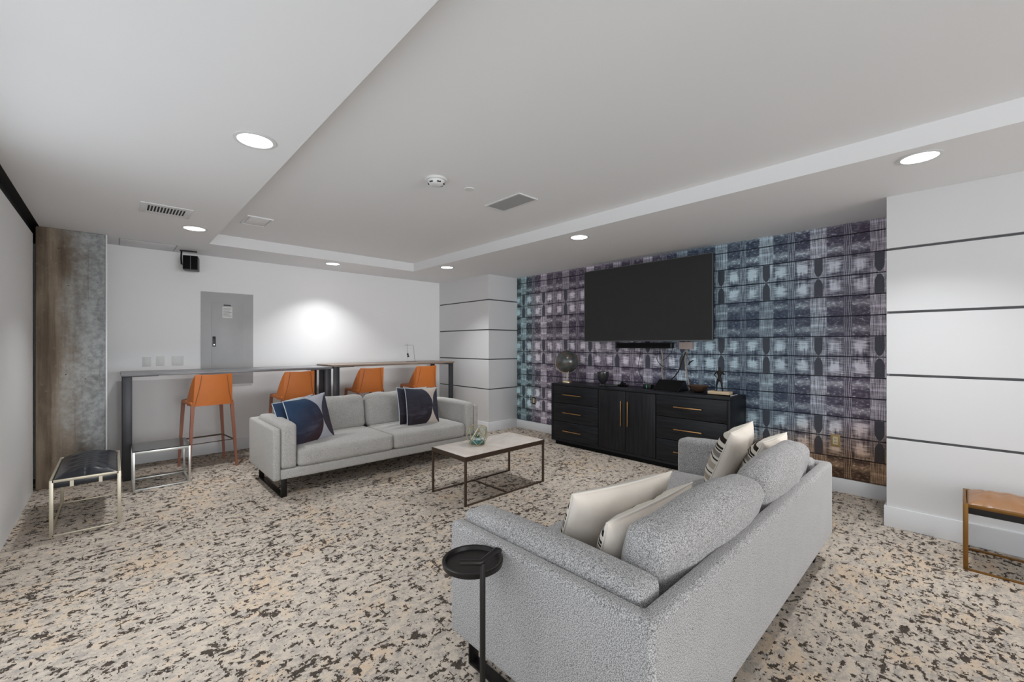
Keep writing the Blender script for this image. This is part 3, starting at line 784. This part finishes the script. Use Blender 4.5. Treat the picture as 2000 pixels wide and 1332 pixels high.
# ================================================================ CABINET
cx0, cx1, cy0, cy1, CH = 4.560, 5.018, 1.600, 4.012, .862
t = empty('media_cabinet', (cx0, cy0, 0), 'long black stained wood cabinet with brass pulls below the television', 'cabinet')
D_ = cx1-cx0; Lc = cy1-cy0
B('top', (0, D_, 0, Lc, CH-.028, CH), 'black_oak', t, bev=.002)
B('side_panel', (0, D_, 0, .030, .055, CH-.028), 'black_oak_tall', t, bev=.001); B('side_panel', (0, D_, Lc-.030, Lc, .055, CH-.028), 'black_oak_tall', t, bev=.001)
B('bottom_panel', (0, D_, .030, Lc-.030, .055, .085), 'black_oak', t)
B('back_panel', (D_-.012, D_, .030, Lc-.030, .085, CH-.028), 'black_matte', t)
B('plinth', (.035, D_-.01, .05, Lc-.05, 0, .055), 'black_matte', t)
def cy(y): return y-cy0
for y in (3.213, 2.413): B('divider', (.022, D_-.012, cy(y)-.010, cy(y)+.010, .085, CH-.028), 'black_matte', t)
rows = [(.594, .830), (.338, .588), (.088, .332)]
for ya, yb in ((1.633, 2.408), (3.218, 3.979)):
    for z0, z1 in rows:
        d = B('drawer', (.002, .022, cy(ya), cy(yb), z0, z1), 'black_oak', t, bev=.0015)
        yc = (cy(ya)+cy(yb))/2; zc = (z0+z1)/2; hl_ = .155
        if ya > 3: yc = cy(3.632)
        else: yc = cy(2.034)
        h_ = B('handle', (-.030, -.020, yc-hl_, yc+hl_, zc-.005, zc+.005), 'brass', d, bev=.001)
        for s in (-1, 1): B('handle_post', (-.020, .002, yc+s*(hl_-.02)-.004, yc+s*(hl_-.02)+.004, zc-.004, zc+.004), 'brass', d)
for ya, yb, yh in ((2.418, 2.8105, 2.768), (2.8155, 3.208, 2.862)):
    d = B('door', (.002, .022, cy(ya), cy(yb), .088, .830), 'black_oak_tall', t, bev=.0015)
    h_ = B('handle', (-.030, -.020, cy(yh)-.005, cy(yh)+.005, .405, .712), 'brass', d, bev=.001)
    for z_ in (.43, .685): B('handle_post', (-.020, .002, cy(yh)-.004, cy(yh)+.004, z_-.004, z_+.004), 'brass', d)

# ================================================================ TELEVISION
t = empty('television', (4.885, 2.785, 1.45), 'large flat television with dark grey screen on the plaid wall', 'television')
hw_ = .888; hh = .992
B('housing', (.004, .060, -hw_+.01, hw_-.01, .015, hh-.01), 'black_plastic', t, bev=.004)
B('rear_cover', (.060, .105, -.62, .62, .08, .80), 'black_matte', t, bev=.01)
BB('bezel', [(-.006, .004, -hw_, hw_, 0, .010), (-.006, .004, -hw_, hw_, hh-.007, hh), (-.006, .004, -hw_, -hw_+.007, .010, hh-.007), (-.006, .004, hw_-.007, hw_, .010, hh-.007)], 'bezel', t)
B('screen', (-.003, .004, -hw_+.007, hw_-.007, .010, hh-.007), 'screen', t)
BB('wall_mount', [(.105, XTV-4.885, -.30, .30, .30, .38), (.105, XTV-4.885, -.30, .30, .60, .68)], 'black_steel', t)
B('sensor_nub', (-.004, .010, .115, .150, -.010, 0), 'chrome', t, bev=.002)
t = empty('soundbar', (4.975, 2.80, 1.395), 'slim black soundbar under the television', 'soundbar')
B('body', (-.030, .035, -.395, .400, -.036, .036), 'black_plastic', t, bev=.008); B('grille', (-.034, -.030, -.375, .38, -.028, .028), 'black_matte', t)
BB('wall_bracket', [(.035, XTV-4.975, -.30, -.27, -.02, .02), (.035, XTV-4.975, .27, .30, -.02, .02)], 'black_steel', t)
t = empty('cable_box', (5.005, 2.255, 1.392), 'pinkish white cable box half hidden under the right end of the television', 'cable box')
B('box', (-.020, .035, -.080, .080, -.040, .048), 'device_pink', t, bev=.004)
BB('vents', [(-.0215, -.020, -.055+k*.022, -.047+k*.022, -.025, .030) for k in range(6)], 'cable_pale', t)

def cord(name, pts, r_, mat, label, n=6):
    # smooth curve through the points
    P_ = [Vector(p)-Vector((.024 if name == 'signal_cable' else 0, 0, 0)) for p in pts]; out = []
    for i in range(len(P_)-1):
        p0 = P_[max(i-1, 0)]; p1 = P_[i]; p2 = P_[i+1]; p3 = P_[min(i+2, len(P_)-1)]
        for k in range(6):
            u = k/6; out.append(.5*((2*p1)+(p2-p0)*u+(2*p0-5*p1+4*p2-p3)*u*u+(3*p1-p0-3*p2+p3)*u**3))
    out.append(P_[-1])
    o = T(name, out, r_, mat, None, n=n); tag(o, label, 'cable', 'cables hanging below the television'); return o
xw = XTV-.014
def wp(px, py, x=xw):
    """point of the photograph's cable put on the wall plane: used only to place the cords in depth"""
    F = 824.6; th = math.atan((1000-222.3)/F); f = (math.sin(th), math.cos(th)); r = (math.cos(th), -math.sin(th))
    dx = f[0]+r[0]*(px-1000)/F; dy = f[1]+r[1]*(px-1000)/F; k = x/dx
    return (x, dy*k, 1.4+(674.2-py)/F*k)
cord('power_cable', [wp(1291.5, 681), wp(1294, 700), wp(1293, 725), wp(1295, 745), (4.98, wp(1294, 752)[1], .866)], .0085, 'cable_pale', 'pale cord cover hanging straight down from the soundbar')
cord('power_cable', [wp(1343, 683.5), wp(1338, 700), wp(1341, 725), wp(1345, 748), (4.98, wp(1350, 760)[1], .866)], .0095, 'cable_pale', 'pale braided cable hanging from the cable box')
cord('signal_cable', [wp(1254, 681), wp(1251, 700), wp(1248.5, 716), wp(1253, 735), wp(1263, 748), wp(1275, 756)], .004, 'cable_black', 'thin black cable curving left below the soundbar')
cord('signal_cable', [wp(1281, 681), wp(1284, 700), wp(1292, 712), wp(1302, 718), wp(1312, 719)], .004, 'cable_black', 'short black cable looping below the middle of the soundbar')
cord('signal_cable', [wp(1319, 668), wp(1313, 688), wp(1303, 699), wp(1296, 704)], .0035, 'cable_black', 'short black cable slanting left from the television')
cord('signal_cable', [wp(1341, 688), wp(1334, 704), wp(1328, 722), wp(1320, 734), wp(1311, 742)], .0075, 'cable_black', 'thick dark cable sweeping down left from the cable box')
cord('signal_cable', [wp(1341, 690), wp(1348, 706), wp(1350, 725), wp(1352, 734)], .003, 'cable_black', 'thin dark cable with a black clip right of the pale braided cable')
t = empty('cable_clip', (xw-.012, wp(1350, 708)[1], wp(1350, 708)[2]), 'small black clip on the cable beside the cable box', 'cable clip')
bm = bmesh.new(); tube(bm, [(0, .030, -.028), (0, .010, .004), (0, -.030, .028)], [.006, .011, .005], 6); finish('clip', bm, 'cable_black', t, smooth=True)

# ================================================================ ITEMS ON THE CABINET
ZC = CH
# globe
t = empty('globe', (4.80, 3.92, ZC), 'small dark decorative globe on a brass stand at the left end of the cabinet', 'globe')
L('stand_base', [(.001, 0), (.070, 0), (.070, .010), (.060, .022), (.014, .026), (.009, .034), (.001, .034)], 'pale_brass', t)
T('stem', [(0, 0, .03), (0, 0, .128)], .0055, 'pale_brass', t)
bm = bmesh.new(); bmesh.ops.create_uvsphere(bm, u_segments=48, v_segments=28, radius=.163)
finish('ball', bm, 'globe', t, smooth=True, loc=(0, 0, .302))
ax = Vector((0.35, .45, 1)).normalized(); side_ = Vector((-.4, .9, -.1)); side_ = (side_-ax*side_.dot(ax)).normalized()
pts = []
for k in range(25):
    an = PI*k/24; pts.append(Vector((0, 0, .302))+(ax*math.cos(an)+side_*math.sin(an))*.178)
T('meridian', pts, .0055, 'pale_brass', t)
T('axis_pin', [Vector((0, 0, .302))+ax*.160, Vector((0, 0, .302))+ax*.205], .005, 'pale_brass', t); T('axis_pin', [Vector((0, 0, .302))-ax*.160, Vector((0, 0, .302))-ax*.190], .005, 'pale_brass', t)
# dark goblet-like glass
t = empty('candle_holder', (4.80, 3.30, ZC), 'dark glass goblet candle holder on the cabinet right of the globe', 'candle holder')
L('bowl', [(.001, .024), (.030, .026), (.062, .065), (.080, .130), (.078, .180), (.073, .180), (.074, .130), (.055, .070), (.020, .042), (.001, .040)], 'smoked_glass', t, n=28)
L('foot', [(.001, 0), (.048, 0), (.045, .012), (.024, .025), (.001, .025)], 'smoked_glass', t)
# pair of low black dishes
t = empty('black_tray', (4.86, 3.03, ZC), 'small low black tray with lumps on the cabinet between goblet and cables', 'tray')
L('dish', [(.001, 0), (.060, 0), (.078, .018), (.074, .020), (.056, .006), (.001, .006)], 'black_steel', t)
for k, (dx, dy, r_) in enumerate([(0, -.02, .022), (.02, .025, .026), (-.025, .01, .018)]):
    bm = bmesh.new(); bmesh.ops.create_icosphere(bm, subdivisions=2, radius=r_); finish('stone', bm, 'black_matte', t, smooth=True, loc=(dx, dy, .006+r_*.95))
t = empty('remote_control', (4.77, 3.14, ZC), 'flat black remote control lying on the cabinet beside the goblet', 'remote', rz=R(35))
B('body', (-.022, .022, -.075, .075, 0, .016), 'black_plastic', t, bev=.004)
BB('buttons', [(-.012+i*.012, -.006+i*.012, -.05+k*.018, -.042+k*.018, .016, .018) for i in range(3) for k in range(6)], 'bezel', t)
# black wedge device, hub with green light, brown bowl
t = empty('tablet_dock', (4.86, 2.395, ZC), 'black wedge shaped control dock on the cabinet below the cables', 'device')
bm = bmesh.new(); prism(bm, [(-.135, .004), (.115, .004), (.115, .012), (.055, .118), (.030, .118)], -.175, .150, bev=.003, axis='y'); finish('body', bm, 'black_plastic', t, smooth=True, auto=40)
bm = bmesh.new(); prism(bm, [(-.128, .0085), (.022, .114), (.018, .119), (-.132, .0135)], -.165, .140, axis='y'); finish('screen_plate', bm, 'black_matte', t)
BB('feet', [(-.12, -.09, -.16, -.13, 0, .004), (-.12, -.09, .11, .14, 0, .004), (.08, .11, -.16, -.13, 0, .004), (.08, .11, .11, .14, 0, .004)], 'black_matte', t)
t = empty('network_hub', (4.86, 2.665, ZC), 'little black hub with a green light strip beside the control dock', 'device')
B('body', (-.05, .05, -.055, .055, 0, .052), 'black_plastic', t, bev=.005); B('light_strip', (-.0525, -.05, -.004, .006, .006, .046), 'green_led_plastic', t)
t = empty('wooden_bowl', (4.875, 2.055, ZC), 'brown wooden bowl between the control dock and the figurine', 'bowl')
L('bowl', [(.001, 0), (.045, 0), (.085, .030), (.112, .075), (.106, .078), (.078, .036), (.040, .010), (.001, .008)], 'brown_wood', t)
t = empty('black_book', (4.80, 1.90, ZC), 'thin black folder under the figurine base', 'folder')
B('cover', (-.10, .11, -.25, .030, 0, .012), 'black_matte', t, bev=.001); B('pages', (-.096, .106, -.253, -.247, .002, .010), 'paper', t)
t = empty('figurine', (4.745, 1.775, ZC+.012), 'black standing human figurine on a cream stone block at the right end of the cabinet', 'figurine')
B('base', (-.055, .055, -.115, .105, 0, .032), 'cream_stone', t, bev=.003)
def skin(name, vs_, es_, rad, mat, parent, lv=2):
    me = bpy.data.meshes.new(name); me.from_pydata(vs_, es_, []); o = bpy.data.objects.new(name, me); COL.objects.link(o); o.parent = parent
    a_ = o.modifiers.new('s', 'SKIN')
    for i, r_ in enumerate(rad):
        me.skin_vertices[0].data[i].radius = (r_, r_); me.skin_vertices[0].data[i].use_root = (i == 0)
    a_.use_smooth_shade = True; b_ = o.modifiers.new('u', 'SUBSURF'); b_.levels = lv; b_.render_levels = lv
    me.materials.append(M[mat].m); return o
V_ = [(0, 0, .150), (0, 0, .185), (0, 0, .228), (0, 0, .248), (0, 0, .268), (0, 0, .290),
      (0, .020, .142), (0, .030, .092), (0, .030, .040), (-.018, .032, .034), (0, -.020, .142), (-.006, -.026, .092), (0, -.034, .040), (-.018, -.036, .034),
      (0, .032, .238), (0, .052, .205), (-.012, .026, .178), (0, -.032, .238), (-.004, -.054, .208), (-.022, -.030, .226)]
E_ = [(0, 1), (1, 2), (2, 3), (3, 4), (4, 5), (0, 6), (6, 7), (7, 8), (8, 9), (0, 10), (10, 11), (11, 12), (12, 13), (2, 14), (14, 15), (15, 16), (2, 17), (17, 18), (18, 19)]
Rr = [.021, .017, .023, .009, .014, .012, .014, .009, .006, .006, .014, .009, .006, .006, .009, .006, .005, .009, .006, .005]
skin('body', V_, E_, Rr, 'black_steel', t)
# wall outlets on the plaid boards
for y, z, pm, fm, lab in ((.818, .485, 'brass_plate', 'ivory_plastic', 'brass framed outlet low on the plaid wall right of the near sofa'), (4.815, .487, 'black_plastic', 'ivory_plastic', 'small ivory outlet low on the plaid wall left of the cabinet')):
    t = empty('wall_outlet', (XTV, y, z), lab, 'outlet')
    B('plate', (-.006, 0, -.037, .037, -.058, .058), pm, t, bev=.002); B('socket', (-.010, -.006, -.020, .020, -.038, .038), fm, t, bev=.002)
    BB('slots', [(-.0108, -.010, -.008, -.004, .010, .020), (-.0108, -.010, .004, .008, .010, .020), (-.0108, -.010, -.008, -.004, -.022, -.012), (-.0108, -.010, .004, .008, -.022, -.012)], 'slot_dark', t)

# wire stand ornament on the right bar table
t = empty('wire_ornament', (3.60, 6.30, 1.126), 'thin wire stand ornament with hanging dark beads on the brown bar table', 'ornament')
T('wire_frame', [(.105, .02, .004), (.060, .0, .275), (-.100, 0, .275)], .0022, 'gunmetal', t, n=6)
T('wire_hook', [(-.048, 0, .300), (-.050, 0, .14)], .0016, 'gunmetal', t, n=5)
for z_, r_ in ((.125, .016), (.092, .018)):
    bm = bmesh.new(); bmesh.ops.create_icosphere(bm, subdivisions=2, radius=r_); finish('bead', bm, 'black_steel', t, smooth=True, loc=(-.042 if z_ > .1 else -.034, 0, z_))
T('bead_string', [(-.045, 0, .15), (-.040, 0, .045)], .0014, 'gunmetal', t, n=5)
B('foot_wire', (-.075, .11, -.003, .003, 0, .004), 'gunmetal', t)
